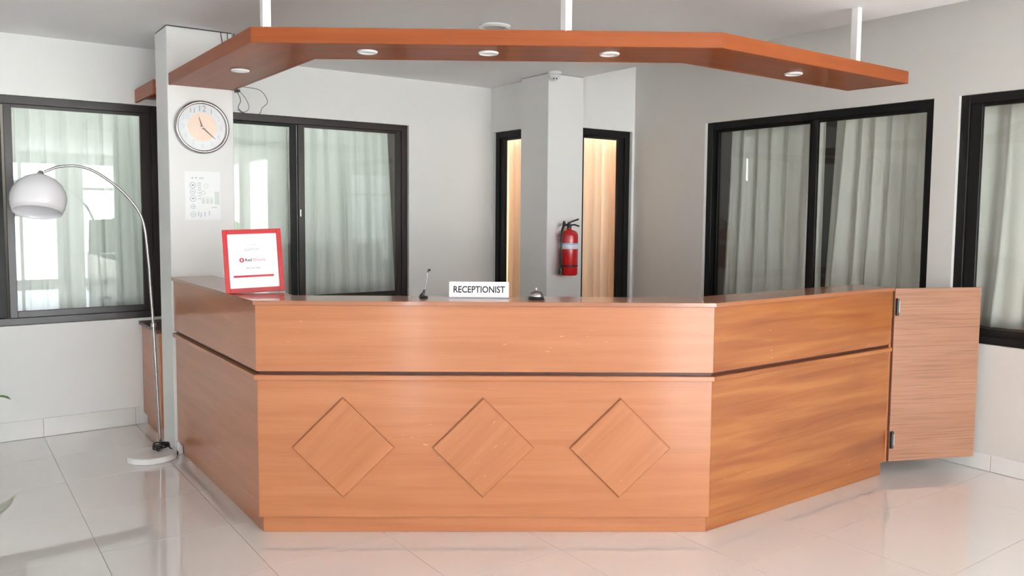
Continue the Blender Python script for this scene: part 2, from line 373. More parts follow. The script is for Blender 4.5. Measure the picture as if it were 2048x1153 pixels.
# floor of separate polished tiles
fl = struct(box('floor', X0-0.14, XR+0.14, Y0-0.14, YL+0.14, -0.08, -0.004, 'grout'), 'polished beige tile floor', 'floor')
TP = 0.5968; TX = 0.366*1.6; TY = 1.442*1.6
bm = bmesh.new(); bm_box(bm, 0.0012, TP-0.0012, 0.0012, TP-0.0012, -0.0038, 0.0)
tme = bpy.data.meshes.new('tile'); bmesh.ops.recalc_face_normals(bm, faces=bm.faces); bm.to_mesh(tme); bm.free(); tme.materials.append(MT['tile'])
cut = {}; rest = []
i0, i1 = math.floor((X0-TX)/TP), math.ceil((XR-TX)/TP); j0, j1 = math.floor((Y0-TY)/TP), math.ceil((YL-TY)/TP)
for i in range(i0, i1):
    for j in range(j0, j1):
        xa, xb = max(TX+i*TP, X0), min(TX+(i+1)*TP, XR); ya, yb = max(TY+j*TP, Y0), min(TY+(j+1)*TP, YL)
        if xb-xa < 0.03 or yb-ya < 0.03: continue
        if xb < -1.9 or yb < -0.7: rest.append((xa, xb, ya, yb)); continue
        key = (round(xb-xa, 3), round(yb-ya, 3))
        if key == (round(TP, 3), round(TP, 3)): me = tme
        else:
            if key not in cut:
                b2 = bmesh.new(); bm_box(b2, 0.0012, key[0]-0.0012, 0.0012, key[1]-0.0012, -0.0038, 0.0); bmesh.ops.recalc_face_normals(b2, faces=b2.faces)
                me = bpy.data.meshes.new('tile'); b2.to_mesh(me); b2.free(); me.materials.append(MT['tile']); cut[key] = me
            me = cut[key]
        o = bpy.data.objects.new('tile', me); COL.objects.link(o); o.parent = fl
        o.location = Vector((xa, ya, 0)) - fl.location

bm = bmesh.new()
for xa, xb, ya, yb in rest: bm_box(bm, xa+0.0012, xb-0.0012, ya+0.0012, yb-0.0012, -0.0038, 0.0)
o = obj('tile_field', bm, 'tile', fl); o['kind'] = 'stuff'

def skirting(name, axis, c, sgn, a0, a1, h, a_ref, label):
    t = thing(name, ((a0+a1)/2, c, 0) if axis == 'x' else (c, (a0+a1)/2, 0), label, 'baseboard', kind='structure')
    k = math.floor((a0-a_ref)/TP)
    while a_ref+k*TP < a1:
        a, b = max(a0, a_ref+k*TP)+0.0015, min(a1, a_ref+(k+1)*TP)-0.0015; k += 1
        if b-a < 0.02: continue
        lo, hi = sorted((c, c+sgn*0.011))
        if axis == 'x': box('tile', a, b, lo, hi, 0.002, h, 'skirt', t, 0.001)
        else: box('tile', lo, hi, a, b, 0.002, h, 'skirt', t, 0.001)
    return t
skirting('baseboard_left', 'x', YL, -1, X0, 1.21, 0.132, TX, 'white skirting tiles along the left window wall')
skirting('baseboard_left_inner', 'x', YL, -1, 1.68, XW, 0.132, TX, 'white skirting tiles behind the counter')
skirting('baseboard_right', 'y', XR, -1, -1.15, YW, 0.105, TY, 'beige skirting tiles along the right wall')

# ------------------------------------------------------------------ windows and doors
def window(name, axis, a0, a1, z0, z1, face, sgn, spec, label, mat='black', rec=0.03, outer=0.055, cat='window'):
    """spec: list of sashes (a_lo, a_hi, depth_row, left_stile, right_stile, material). The frame is recessed by rec."""
    f0 = face + sgn*rec
    t = thing(name, ((a0+a1)/2, f0, z0) if axis == 'x' else (f0, (a0+a1)/2, z0), label, cat, kind='structure')
    def bx(nm, a, b, za, zb, d0, d1, m, par=t, bev=0.002):
        lo, hi = sorted((f0+sgn*d0, f0+sgn*d1))
        if axis == 'x': return box(nm, a, b, lo, hi, za, zb, m, par, bev)
        return box(nm, lo, hi, a, b, za, zb, m, par, bev)
    bx('frame_jamb', a0, a0+outer, z0, z1, 0, 0.09, mat); bx('frame_jamb', a1-outer, a1, z0, z1, 0, 0.09, mat)
    bx('frame_head', a0+outer, a1-outer, z1-outer, z1, 0, 0.09, mat)
    bx('frame_sill', a0+outer, a1-outer, z0, z0+outer*0.9, -0.004, 0.09, mat)
    for (a, b, row, ls, rs, m) in spec:
        d = 0.012 + row*0.034; zb, zt = z0+outer*0.9, z1-outer
        s = bx('sash_stile', a, a+ls, zb, zt, d, d+0.03, m); bx('sash_stile', b-rs, b, zb, zt, d, d+0.03, m)
        bx('sash_rail', a+ls, b-rs, zt-0.022, zt, d, d+0.03, m); bx('sash_rail', a+ls, b-rs, zb, zb+0.045, d, d+0.03, m)
        bx('pane', a+ls, b-rs, zb+0.045, zt-0.022, d+0.012, d+0.017, 'glass', t, 0)
    return t
w1 = window('window_1', 'x', *W1, *WZ, YL, 1, [(-1.245, 0.40, 1, 0.05, 0.05, 'black'), (0.415, 1.345, 0, 0.046, 0.075, 'brown')],
       'dark sliding window in the left wall behind the arc lamp', mat='brown')
w2 = window('window_2', 'x', *W2, *WZ, YL, 1, [(1.655, 2.473, 1, 0.05, 0.052, 'black'), (2.473, 3.423, 0, 0.055, 0.05, 'brown')],
       'dark sliding window between the clock column and the corner', mat='brown')
w3 = window('window_3', 'y', *W3, *WZ, XR, 1, [(2.82, 3.69, 0, 0.012, 0.045, 'black'), (3.69, 4.635, 1, 0.045, 0.03, 'black')],
       'black sliding window in the right wall above the counter end', mat='black')
w4 = window('window_4', 'y', *W4, *WZ, XR, 1, [(0.905, 1.75, 1, 0.05, 0.05, 'black'), (1.72, 2.552, 0, 0.05, 0.072, 'black')],
       'black framed window cut by the right edge of the picture', mat='black')
box('latch', 2.481, 2.495, YL+0.034, YL+0.045, 1.55, 1.61, 'chrome', w2, 0.002)
def door(name, axis, a0, a1, face, label):
    return window(name, axis, a0, a1, DZ[0]+0.002, DZ[1], face, 1, [(a0+0.06, a1-0.06, 0, 0.07, 0.075, 'black')], label, 'black', outer=0.06, cat='door')
door('door_1', 'y', *D1, XW, 'black framed glazed door with peach curtain left of the square column')
door('door_2', 'x', *D2, YW, 'black framed glazed door with peach curtain right of the square column')

# openings to the outside: posts and rails of the glazed lobby front (behind the camera, mirrored in the glass)
n = 5
for (a, b) in SOUTH:
    t = thing('window_%d' % n, ((a+b)/2, Y0-0.07, 0.05), 'tall daylight window of the lobby front', 'window', 'lobby front windows', 'structure'); n += 1
    for x in (a, (a+b)/2-0.03, b-0.06): box('mullion', x, x+0.06, Y0-0.10, Y0-0.04, 0.05, 2.60, 'white_pl', t)
    for z in (0.05, 2.0, 2.54): box('transom', a+0.06, b-0.06, Y0-0.095, Y0-0.045, z, z+0.06, 'white_pl', t)
struct(box('ground_outside', -30, 30, -34, 20, -0.16, -0.12, 'outside'), 'pale paving outside the lobby', 'ground')
for k, (hx, hw) in enumerate(((6.0, 4),)):
    bm = bmesh.new(); bmesh.ops.create_icosphere(bm, subdivisions=3, radius=1)
    for v in bm.verts: v.co = Vector((hx+v.co.x*hw*0.5, -13+v.co.y*0.9, 0.85+v.co.z*0.95)) + Vector((random.uniform(-.1, .1),)*3)
    tag(obj('hedge', bm, 'hedge'), 'clipped green hedge outside the lobby front', 'hedge')

# ------------------------------------------------------------------ curtains
def curtain(axis, c, a0, a1, z0, z1, folds, amp, mat, label, group, seed, b0=None, b1=None, lean=0.0):
    """cloth hanging in folds along an axis; b0,b1 are the hem's ends when it flares"""
    rnd = random.Random(seed); bm = bmesh.new(); nu, nv = max(24, int(folds*20)), 14
    b0 = a0 if b0 is None else b0; b1 = a1 if b1 is None else b1
    ph = [rnd.uniform(0, 6.28) for _ in range(6)]; rows = []
    for j in range(nv+1):
        t = j/nv; z = z1+(z0-z1)*t; row = []
        for i in range(nu+1):
            s = i/nu; warp = s + 0.035*math.sin(5*s+ph[0]) + 0.015*math.sin(11*s+ph[1]+t*0.8)
            p = 2*PI*folds*warp + 0.5*math.sin(2.2*t+ph[2]+4*s)
            d = 0.8*(2*abs(math.sin(p/2))**0.7-1) + 0.25*math.sin(2*p+ph[3]+t) + 0.3*math.sin(0.5*p+ph[4])
            d *= amp*(0.75+0.35*t)
            a = (a0+(a1-a0)*s)*(1-t) + (b0+(b1-b0)*s)*t + 0.25*amp*math.cos(p)
            row.append((a, c+d, z))
        rows.append(row)
    V = [[bm.verts.new((x, y, z) if axis == 'x' else (y, x, z)) for x, y, z in r] for r in rows]
    for j in range(nv):
        for i in range(nu): bm.faces.new((V[j][i], V[j][i+1], V[j+1][i+1], V[j+1][i]))
    o = obj('curtain', bm, mat, smooth=True)
    md = o.modifiers.new('cloth_thickness', 'SOLIDIFY'); md.thickness = 0.002
    return tag(o, label, 'curtain', group)
G = 'window curtains'
curtain('x', YL+0.225, 0.47, 1.37, 0.87, 2.33, 8.5, 0.028, 'curtain', 'white curtain behind the window pane next to the arc lamp', G, 1)
curtain('x', YL+0.225, 1.62, 2.44, 0.83, 2.33, 6.5, 0.028, 'curtain', 'white curtain in the narrow pane right beside the clock column', G, 2)
curtain('x', YL+0.225, 2.46, 3.385, 0.86, 2.33, 8.5, 0.028, 'curtain', 'white curtain with a flared hem in the pane near the room corner', G, 3, b1=3.465)
curtain('y', XR+0.235, 3.72, 4.63, 0.85, 2.34, 6.5, 0.034, 'curtain_grey', 'grey white curtain in the left pane above the counter end', G, 4, b1=4.69)
curtain('y', XR+0.235, 2.76, 3.63, 0.85, 2.34, 6.5, 0.034, 'curtain_grey', 'grey white curtain in the right pane above the counter end', G, 5, b1=3.70)
curtain('y', XR+0.235, 1.0, 2.585, 0.88, 2.34, 9.0, 0.034, 'curtain_grey', 'grey white curtain in the window cut by the right picture edge', G, 6, b1=2.63)
curtain('y', XW+0.205, 5.90, 6.44, 0.05, 2.30, 6, 0.030, 'peach', 'peach curtain in the door left of the square column', 'door curtains', 7)
curtain('x', YW+0.205, 4.69, 5.36, 0.05, 2.30, 7, 0.030, 'peach', 'peach curtain in the door right of the square column', 'door curtains', 8)

# lamp in the corner room (its glow fills the peach curtains)
lt = thing('unseen_ceiling_lamp', (5.3, 6.6, 2.70), 'round ceiling lamp inside the corner room behind the peach curtains', 'lamp')
lathe('lamp_bowl', [(0.02, 0.045), (0.13, 0.04), (0.15, 0.02), (0.12, -0.03), (0.02, -0.05)], (5.3, 6.6, 2.70), 'white_pl', lt, 24)
pl = bpy.data.lights.new('corner_room_lamp', 'POINT'); pl.energy = 115; pl.color = (1.0, 0.90, 0.80); pl.shadow_soft_size = 0.12
po = bpy.data.objects.new('corner_room_lamp', pl); COL.objects.link(po); po.location = (5.35, 6.5, 2.3)

# added fill lamps in the unseen offices, brightening the curtains through the cloth
def curtain_fill_lamp(loc, e, col, label):
    t = thing('unseen_ceiling_lamp', loc, label, 'lamp')
    lathe('lamp_bowl', [(0.02, 0.06), (0.16, 0.055), (0.18, 0.03), (0.14, -0.03), (0.02, -0.05)], loc, 'white_pl', t, 24)
    l = bpy.data.lights.new('curtain_fill_lamp', 'POINT'); l.energy = e; l.color = col; l.shadow_soft_size = 0.3
    o = bpy.data.objects.new('curtain_fill_lamp', l); COL.objects.link(o); o.location = Vector(loc)-Vector((0, 0, 0.45))
curtain_fill_lamp((0.9, 7.8, 2.83), 90, (0.93, 1.0, 0.95), 'added fill lamp in the unseen office behind the arc lamp window')
curtain_fill_lamp((2.8, 7.8, 2.83), 60, (0.93, 1.0, 0.95), 'added fill lamp in the unseen office behind the window near the corner')
curtain_fill_lamp((6.7, 3.0, 2.83), 40, (1.0, 0.98, 0.92), 'added fill lamp in the unseen office behind the right windows')

# ------------------------------------------------------------------ canopy over the counter
CO = [(1.257, 5.537), (1.257, 3.90), (3.108, 2.634), (4.822, 2.655)]
CI = [(1.664, 5.537), (1.664, 4.115), (3.25, 3.025), (4.805, 3.045)]
ZA, ZB = 2.392, 2.466
can = thing('canopy', (2.2, 3.6, ZA), 'wooden canopy hanging from white rods above the reception counter', 'canopy')
CO1 = offset(CO, 0.018); CI1 = offset(CI, -0.018)
# end of the last run is closed by an end board
CO1[-1] = (CO[-1][0]-0.018, CO[-1][1]+0.018); CI1[-1] = (CI[-1][0]-0.018, CI[-1][1]-0.018)
strips('fascia', CO, CO1, ZA, ZB, 'wood_canopy', can); strips('inner_fascia', CI1, CI, ZA, ZB, 'wood_canopy', can)
prism('end_board', [CO[-1], CI[-1], CI1[-1], CO1[-1]], ZA, ZB, 'wood_canopy', can, 0.001)
strips('soffit_panel', CO1, CI1, ZA+0.002, ZA+0.014, 'wood_canopy', can, 0.0)
strips('top_panel', CO1, CI1, ZB-0.014, ZB-0.003, 'wood_canopy', can, 0.0)
prism('column_side_fascia', [(1.232, 5.862), (1.25, 5.862), (1.25, 6.455), (1.232, 6.455)], ZA-0.02, ZB, 'wood_canopy', can, 0.001)
prism('column_side_soffit', [(1.25, 5.862), (1.66, 5.862), (1.66, 6.455), (1.25, 6.455)], ZA+0.012, ZA+0.024, 'wood_dark', can)
box('column_side_batten', 1.25, 1.66, 6.14, 6.17, ZA-0.012, ZA+0.012, 'wood_canopy', can)
for x, y in ((1.325, 3.885), (2.505, 3.075), (4.31, 2.69)):
    q = box('hanger_rod', x-0.02, x+0.02, y-0.02, y+0.02, ZB-0.003, ZC, 'white_pl', can, 0.002)
for k, (x, y) in enumerate(((1.451, 4.694), (1.79, 3.754), (2.283, 3.411), (2.774, 3.063), (3.974, 2.855))):
    lab = ['round white downlight in the canopy wing beside the clock column', 'leftmost of the three downlights in the canopy front run', 'middle one of the three downlights in the canopy front run',
           'rightmost of the three downlights in the canopy front run', 'round white downlight in the canopy wing towards the right wall'][k]
    d = thing('downlight', (x, y, ZA-0.006), lab, 'downlight', 'canopy downlights')
    lathe('trim_ring', [(0.040, 0.0065), (0.050, 0.006), (0.051, 0.002), (0.047, -0.004), (0.040, -0.002), (0.038, 0.006)], (x, y, ZA-0.0055), 'white_pl', d, 28, cap=False)
    lathe('diffuser', [(0.001, 0.004), (0.039, 0.004), (0.039, 0.001), (0.001, 0.001)], (x, y, ZA-0.0055), 'shade', d, 28)
d = thing('ceiling_downlight', (2.93, 4.31, ZC), 'white ring downlight in the ceiling just above the canopy edge', 'downlight')
lathe('trim_ring', [(0.075, 0.0), (0.10, 0.0), (0.10, -0.008), (0.085, -0.018), (0.072, -0.010)], (2.93, 4.31, ZC), 'white_pl', d, 32, cap=False)
lathe('diffuser', [(0.001, -0.002), (0.078, -0.002), (0.078, -0.008), (0.001, -0.008)], (2.93, 4.31, ZC), 'shade', d, 32)

# ------------------------------------------------------------------ reception counter
CB = [(1.26, 5.535), (1.26, 3.90), (3.107, 2.637), (4.712, 2.637)]
ctr = thing('reception_counter', (2.3, 3.5, 0), 'long angled wooden reception counter with three diamonds on its front', 'counter')
ZTOP, ZG, ZLH, ZLL, ZK = 1.165, 0.817, 0.800, 0.776, 0.086
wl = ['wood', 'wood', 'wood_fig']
def o_(d): return offset(CB, d)
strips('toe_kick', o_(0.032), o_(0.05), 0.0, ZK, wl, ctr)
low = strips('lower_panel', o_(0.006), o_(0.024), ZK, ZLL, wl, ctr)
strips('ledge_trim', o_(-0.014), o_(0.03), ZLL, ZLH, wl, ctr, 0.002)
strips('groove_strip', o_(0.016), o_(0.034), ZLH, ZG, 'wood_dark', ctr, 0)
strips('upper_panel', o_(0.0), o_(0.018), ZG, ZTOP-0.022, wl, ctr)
strips('counter_top', o_(-0.016), o_(0.245), ZTOP-0.022, ZTOP, 'wood_top', ctr, 0.002)
strips('inner_panel', o_(0.20), o_(0.218), 0.755, ZTOP-0.022, 'wood', ctr)
strips('work_surface', o_(0.034), o_(0.60), 0.730, 0.755, 'wood', ctr)
strips('back_panel', o_(0.45), o_(0.468), 0.0, 0.730, 'wood', ctr)
xe = CB[-1][0]
box('end_panel', xe-0.001, xe+0.016, 2.643, 2.86, ZK, ZTOP-0.022, 'wood', ctr, 0.001)
box('end_panel', xe-0.001, xe+0.016, 2.86, 3.23, 0.0, 0.730, 'wood', ctr, 0.001)
# diamonds on the front
A, B = Vector((*o_(0.006)[1], 0)), Vector((*o_(0.006)[2], 0)); U = (B-A).normalized(); Wn = Vector((U.y, -U.x, 0)); Z = Vector((0, 0, 1))
for cx_, cy_ in ((1.606, 3.665), (2.173, 3.275), (2.731, 2.892)):
    s = (Vector((cx_, cy_, 0))-A).dot(U); c = A + U*s + Z*0.438
    q = 0.249/math.sqrt(2)
    u_, v_ = (U+Z).normalized(), (Z-U).normalized()
    bm = bmesh.new(); bm_box(bm, -q, q, -q, q, -0.001, 0.013)
    bmesh.ops.bevel(bm, geom=[e for e in bm.edges if all(v.co.z > 0.005 for v in e.verts)], offset=0.005, segments=1, affect='EDGES')
    m = Matrix((u_, v_, Wn)).transposed().to_4x4(); m.translation = c; bm.transform(m)
    o = obj('diamond', bm, 'wood', ctr)
    b2 = bmesh.new(); q2 = q+0.0022; bm_box(b2, -q2, q2, -q2, q2, -0.0005, 0.0012); b2.transform(m); obj('shadow_line', b2, 'wood_shadow_line', o)  # dark brown sheet paints the shadow line around each diamond
    o['label'] = 'raised square wooden panel set on its corner'
    for p in o.data.polygons:
        for li in p.loop_indices:
            v = o.data.vertices[o.data.loops[li].vertex_index].co; o.data.uv_layers[0].data[li].uv = (v.dot(u_), v.dot(v_))
# hinged gate standing open at the right end
HG = Vector((4.732, 2.630, 0)); GE = Vector((5.283, 2.385, 0)); gu = (GE-HG).normalized(); gn = Vector((gu.y, -gu.x, 0)); gl = (GE-HG).length
gate = frame_box('gate', HG, gu, -gn, Z, 0, gl, 0, 0.022, 0.090, 1.158, 'wood_gate', ctr, 0.0015); gate['label'] = 'open hinged gate leaf of pale streaked plywood'
for zc in (1.045, 0.225):
    O = HG + Z*zc
    h = frame_box('hinge_leaf', O, gu, gn, Z, 0.004, 0.030, 0.0, 0.004, -0.050, 0.050, 'blackpl', gate, 0.0015)
    bm = bmesh.new(); bm_tube(bm, [O + gu*0.012 + gn*0.008 - Z*0.052, O + gu*0.012 + gn*0.008 + Z*0.052], 0.0095, 12); obj('hinge_knuckle', bm, 'blackpl', gate, smooth=0.8)
    frame_box('hinge_plate', O, gu, gn, Z, 0.023, 0.033, 0.004, 0.0065, -0.036, 0.036, 'chrome', gate, 0.001)

# low side cabinet behind the clock column
lc = thing('low_cabinet', (1.44, 6.15, 0), 'low wooden side cabinet between the clock column and the window wall', 'cabinet')
box('body', 1.238, 1.655, 5.868, 6.445, 0.09, 0.752, 'wood', lc, 0.0015); box('plinth', 1.262, 1.64, 5.868, 6.44, 0.0, 0.09, 'wood', lc)
box('top', 1.218, 1.66, 5.866, 6.446, 0.752, 0.778, 'wood_dark', lc, 0.002)
# white tile offcut at the foot of the column
bm = bmesh.new(); pts = [(0, 0.0), (0.036, 0.0), (0.036, 0.050), (0.010, 0.082), (0, 0.082)]
lo = [bm.verts.new((1.252+a, 5.505, b+0.001)) for a, b in pts]; hi = [bm.verts.new((1.252+a, 5.533, b+0.001)) for a, b in pts]
bm.faces.new(lo); bm.faces.new(hi[::-1])
for i in range(5): bm.faces.new((lo[i], hi[i], hi[(i+1) % 5], lo[(i+1) % 5]))
MT['white_tile'] = plain('white_glazed_tile', (0.82, 0.82, 0.82), 0.2)
tag(obj('tile_offcut', bm, 'white_tile'), 'small white tile offcut at the foot of the clock column', 'tile')

# ------------------------------------------------------------------ things on the counter
ZP = ZTOP
# red framed sign
P0 = Vector((1.226, 4.262, ZP+0.001)); P1 = Vector((1.518, 4.203, ZP+0.001))
Uf = (P1-P0).normalized(); back = Vector((-Uf.y, Uf.x, 0)); tilt = math.radians(11)
Vf = (Z*math.cos(tilt) + back*math.sin(tilt)).normalized(); Wf = Uf.cross(Vf)
c_, s_ = math.cos(0.03), math.sin(0.03); Uf, Vf = Uf*c_ + Vf*s_, Vf*c_ - Uf*s_      # it rests a little askew, on its left corner and its strut
fs = thing('framed_sign', (P0+P1)/2, 'red framed white sign leaning on the counter beside the clock column', 'sign')
WF, HF, bw = (P1-P0).length, 0.335, 0.024
for nm, a in (('frame_side', (0, bw, 0, HF)), ('frame_side', (WF-bw, WF, 0, HF)), ('frame_rail', (bw, WF-bw, 0, bw)), ('frame_rail', (bw, WF-bw, HF-bw, HF))):
    frame_box(nm, P0, Uf, Vf, Wf, a[0], a[1], a[2], a[3], -0.014, 0.004, 'redframe', fs, 0.0015)
pg = frame_box('printed_sheet', P0, Uf, Vf, Wf, bw, WF-bw, bw, HF-bw, -0.010, -0.004, 'paper', fs)
frame_box('back_board', P0, Uf, Vf, Wf, 0.006, WF-0.006, 0.006, HF-0.006, -0.016, -0.0105, 'blackpl', fs)
bm = bmesh.new(); s0 = P0 + Uf*(WF/2) + Vf*(HF*0.6) - Wf*0.016; s1 = P0 + Uf*(WF/2) + back*0.155; s1.z = ZP+0.004
bm_tube(bm, [s0, s1], 0.004, 6); obj('easel_strut', bm, 'blackpl', fs)
def on_sign(u, v): return P0 + Uf*u + Vf*v + Wf*(-0.0038)
cu = WF*0.49
text('lettering', 'partner', 0.026, on_sign(cu, HF*0.685), Uf, Vf, 'greyink', pg)
for (u0, u1, v, m, hgt) in ((cu-0.022, cu+0.022, 0.755, 'greyink', 0.0018), (cu-0.004, cu+0.004, 0.615, 'greyink', 0.0018), (cu-0.038, cu-0.017, 0.385, 'greyink', 0.004), (cu-0.012, cu+0.009, 0.385, 'greyink', 0.004), (cu+0.014, cu+0.036, 0.385, 'greyink', 0.004)):
    frame_box('print_line', on_sign(0, HF*v), Uf, Vf, Wf, u0, u1, -hgt/2, hgt/2, 0, 0.0004, m, pg)
frame_box('print_bar', on_sign(0, HF*0.258), Uf, Vf, Wf, 0.044, WF-0.05, -0.0055, 0.0055, 0, 0.0006, 'redink', pg)
lg = lathe('logo_disc', [(0.0001, 0), (0.0125, 0), (0.0125, 0.0006), (0.0001, 0.0006)], on_sign(cu-0.056, HF*0.515), 'redink', pg, 24, axis=Wf)
frame_box('logo_mark', on_sign(cu-0.056, HF*0.515), Uf, Vf, Wf, -0.004, 0.003, -0.006, 0.006, 0.0006, 0.0010, 'paper', pg)
text('lettering', 'Red', 0.022, on_sign(cu-0.040, HF*0.513), Uf, Vf, 'ink', pg, 'LEFT', bold=0.02)
text('lettering', 'Doorz', 0.022, on_sign(cu+0.000, HF*0.513), Uf, Vf, 'redink', pg, 'LEFT', xscale=1.05)

# RECEPTIONIST tent card
Q0, Q1 = Vector((2.119, 3.512, ZP)), Vector((2.366, 3.337, ZP)); Uq = (Q1-Q0).normalized(); bq = Vector((-Uq.y, Uq.x, 0)); wq = (Q1-Q0).length; hq = 0.083
tc_ = thing('name_card', (Q0+Q1)/2, 'folded white card reading RECEPTIONIST on the counter', 'sign')
Vq = (Z*math.cos(0.22)+bq*math.sin(0.22)).normalized(); Wq = Uq.cross(Vq)
frame_box('front_leaf', Q0, Uq, Vq, Wq, 0, wq, 0.001, hq, -0.002, 0, 'paper', tc_)
Q2 = Q0 + bq*0.037; Vr = (Z*math.cos(0.22)-bq*math.sin(0.22)).normalized()
frame_box('back_leaf', Q2, Uq, Vr, Uq.cross(Vr), 0, wq, 0.001, hq, 0, 0.002, 'paper', tc_)
text('lettering', 'RECEPTIONIST', 0.047, Q0 + Uq*(wq/2) + Vq*(hq*0.50) + Wq*0.0006, Uq, Vq, 'ink', tc_, xscale=0.85, bold=0.016)
bm = bmesh.new(); bm_box(bm, 0, wq, 0.0, 0.003, 0.0002, 0.0012); m = Matrix((Uq, Vq, Wq)).transposed().to_4x4(); m.translation = Q0; bm.transform(m)
obj('lower_edge', bm, 'greyink', tc_)

# service bell
BL = Vector((2.447, 3.215, ZP)); bl = thing('service_bell', BL, 'chrome service bell with black base on the counter', 'bell')
lathe('base', [(0.040, 0.0005), (0.041, 0.006), (0.037, 0.013), (0.030, 0.016)], BL, 'blackpl', bl, 28)
lathe('dome', [(0.036, 0.016), (0.0365, 0.019), (0.034, 0.028), (0.027, 0.038), (0.016, 0.044), (0.004, 0.046)], BL, 'chrome', bl, 28)
lathe('plunger', [(0.003, 0.044), (0.003, 0.052), (0.0065, 0.053), (0.0065, 0.057), (0.002, 0.059)], BL, 'chrome', bl, 14)
# desk pen in its holder
PN = Vector((2.008, 3.578, ZP)); pn = thing('desk_pen', PN, 'black desk pen standing in a small holder left of the white card', 'pen')
lathe('base', [(0.022, 0.0005), (0.023, 0.004), (0.020, 0.008), (0.012, 0.010)], PN, 'blackpl', pn, 20)
sd = Vector((rt.x, rt.y, 0))
bm = bmesh.new(); bm_tube(bm, spline([PN+Z*0.006-sd*0.012, PN+Z*0.024, PN+Z*0.042+sd*0.006], 4), lambda t: 0.011-0.006*t, 8); obj('holder', bm, 'blackpl', pn, smooth=0.8)
bm = bmesh.new(); bm_tube(bm, [PN+Z*0.034+sd*0.003, PN+Z*0.085+sd*0.014, PN+Z*0.128+sd*0.022], lambda t: 0.0030+0.0018*t, 8); obj('barrel', bm, 'greyink', pn, smooth=0.8)
bm = bmesh.new(); bm_tube(bm, spline([PN+Z*0.126+sd*0.0215, PN+Z*0.139+sd*0.025, PN+Z*0.143+sd*0.030, PN+Z*0.136+sd*0.034], 4), 0.0045, 8); obj('tip', bm, 'blackpl', pn, smooth=0.8)

# ------------------------------------------------------------------ on the left column
yc = 5.54; CC = Vector((1.457, yc, 2.137)); R = 0.173
ck = thing('wall_clock', CC, 'round silver rimmed wall clock on the white column', 'clock')
F = (0, -1, 0)
lathe('rim', [(R-0.004, 0.001), (R, 0.004), (R, 0.020), (R-0.006, 0.030), (R-0.014, 0.034), (R-0.021, 0.030), (R-0.024, 0.018), (R-0.024, 0.006)], CC, 'silver', ck, 64, F, cap=False, smooth=True)
lathe('dial', [(0.0001, 0.006), (R-0.020, 0.006), (R-0.020, 0.012), (0.0001, 0.012)], CC, 'dial', ck, 64, F)
lathe('chapter_ring', [(0.094, 0.0121), (0.143, 0.0121), (0.143, 0.0128), (0.094, 0.0128)], CC, 'dialband', ck, 64, F, cap=False)
lathe('centre_disc', [(0.0001, 0.0121), (0.092, 0.0121), (0.092, 0.0132), (0.0001, 0.0132)], CC, 'dialmid', ck, 64, F)
X = Vector((1, 0, 0)); fc = Vector((0, -1, 0))
for hnum in range(1, 13):
    a = math.radians(90-30*hnum)
    text('numeral', str(hnum), 0.046 if hnum != 12 else 0.056, CC + X*math.cos(a)*0.119 + Z*math.sin(a)*0.119 + fc*0.0130, X, Z, 'greyink' if hnum in (11, 12, 1) else 'paleink', ck)
def hand(nm, ang, ln, tail, wd, dep, m):
    a = math.radians(90-ang); d = X*math.cos(a)+Z*math.sin(a); s = X*math.sin(a)-Z*math.cos(a)
    bm = bmesh.new()
    pts = [d*(-tail)+s*wd*0.6, d*0.01+s*wd, d*ln+s*wd*0.35, d*ln-s*wd*0.35, d*0.01-s*wd, d*(-tail)-s*wd*0.6]
    a_ = [bm.verts.new(CC+fc*dep+p) for p in pts]; b_ = [bm.verts.new(CC+fc*(dep+0.0015)+p) for p in pts]
    bm.faces.new(a_); bm.faces.new(b_[::-1])
    for i in range(6): bm.faces.new((a_[i], a_[(i+1) % 6], b_[(i+1) % 6], b_[i]))
    obj(nm, bm, m, ck)
hand('hour_hand', -17, 0.068, 0.012, 0.0052, 0.0150, 'hand'); hand('minute_hand', 132, 0.108, 0.015, 0.0046, 0.0175, 'hand'); hand('second_hand', 273, 0.090, 0.02, 0.0016, 0.0200, 'dialmid')
lathe('hub', [(0.006, 0.013), (0.006, 0.023), (0.003, 0.024)], CC, 'silver', ck, 16, F)

nt = thing('notice', (1.455, yc, 1.535), 'white paper notice with faint drawings on the column below the clock', 'notice')
sh = box('sheet', 1.341, 1.567, yc-0.0025, yc-0.0003, 1.535, 1.850, 'paper2', nt)
def mark(nm, x0, x1, z0, z1, m): box(nm, 1.341+x0, 1.341+x1, yc-0.0031, yc-0.0025, 1.535+z0, 1.535+z1, m, sh)
def ringmark(x, z, r, m): lathe('round_drawing', [(r*0.72, 0.0), (r, 0.0), (r, 0.0006), (r*0.72, 0.0006)], Vector((1.341+x, yc-0.0025, 1.535+z)), m, sh, 20, F, cap=False)
for z, r in ((0.225, 0.021), (0.183, 0.019), (0.138, 0.022), (0.085, 0.016), (0.035, 0.018)): ringmark(0.052, z, r, 'paleink'); mark('print_line', 0.045, 0.060, z-0.004, z+0.004, 'greyink' if z in (0.225, 0.138) else 'paleink')
for z in (0.236, 0.222, 0.206, 0.19, 0.172, 0.154, 0.135): mark('print_line', 0.082, 0.104, z, z+0.007, 'paleink')
for x, wd in ((0.045, 0.012), (0.068, 0.012), (0.094, 0.01), (0.108, 0.012)): mark('print_line', x, x+wd, 0.266, 0.278, 'paleink')
ringmark(0.137, 0.220, 0.015, 'palegreen'); ringmark(0.118, 0.176, 0.014, 'paleink')
for x in (0.108, 0.135, 0.160): mark('print_block', x, x+0.018, 0.105, 0.140, 'palegreen')
mark('print_line', 0.10, 0.178, 0.145, 0.148, 'palegreen'); mark('print_block', 0.190, 0.220, 0.10, 0.185, 'palegreen'); mark('print_line', 0.17, 0.205, 0.078, 0.084, 'paleink')
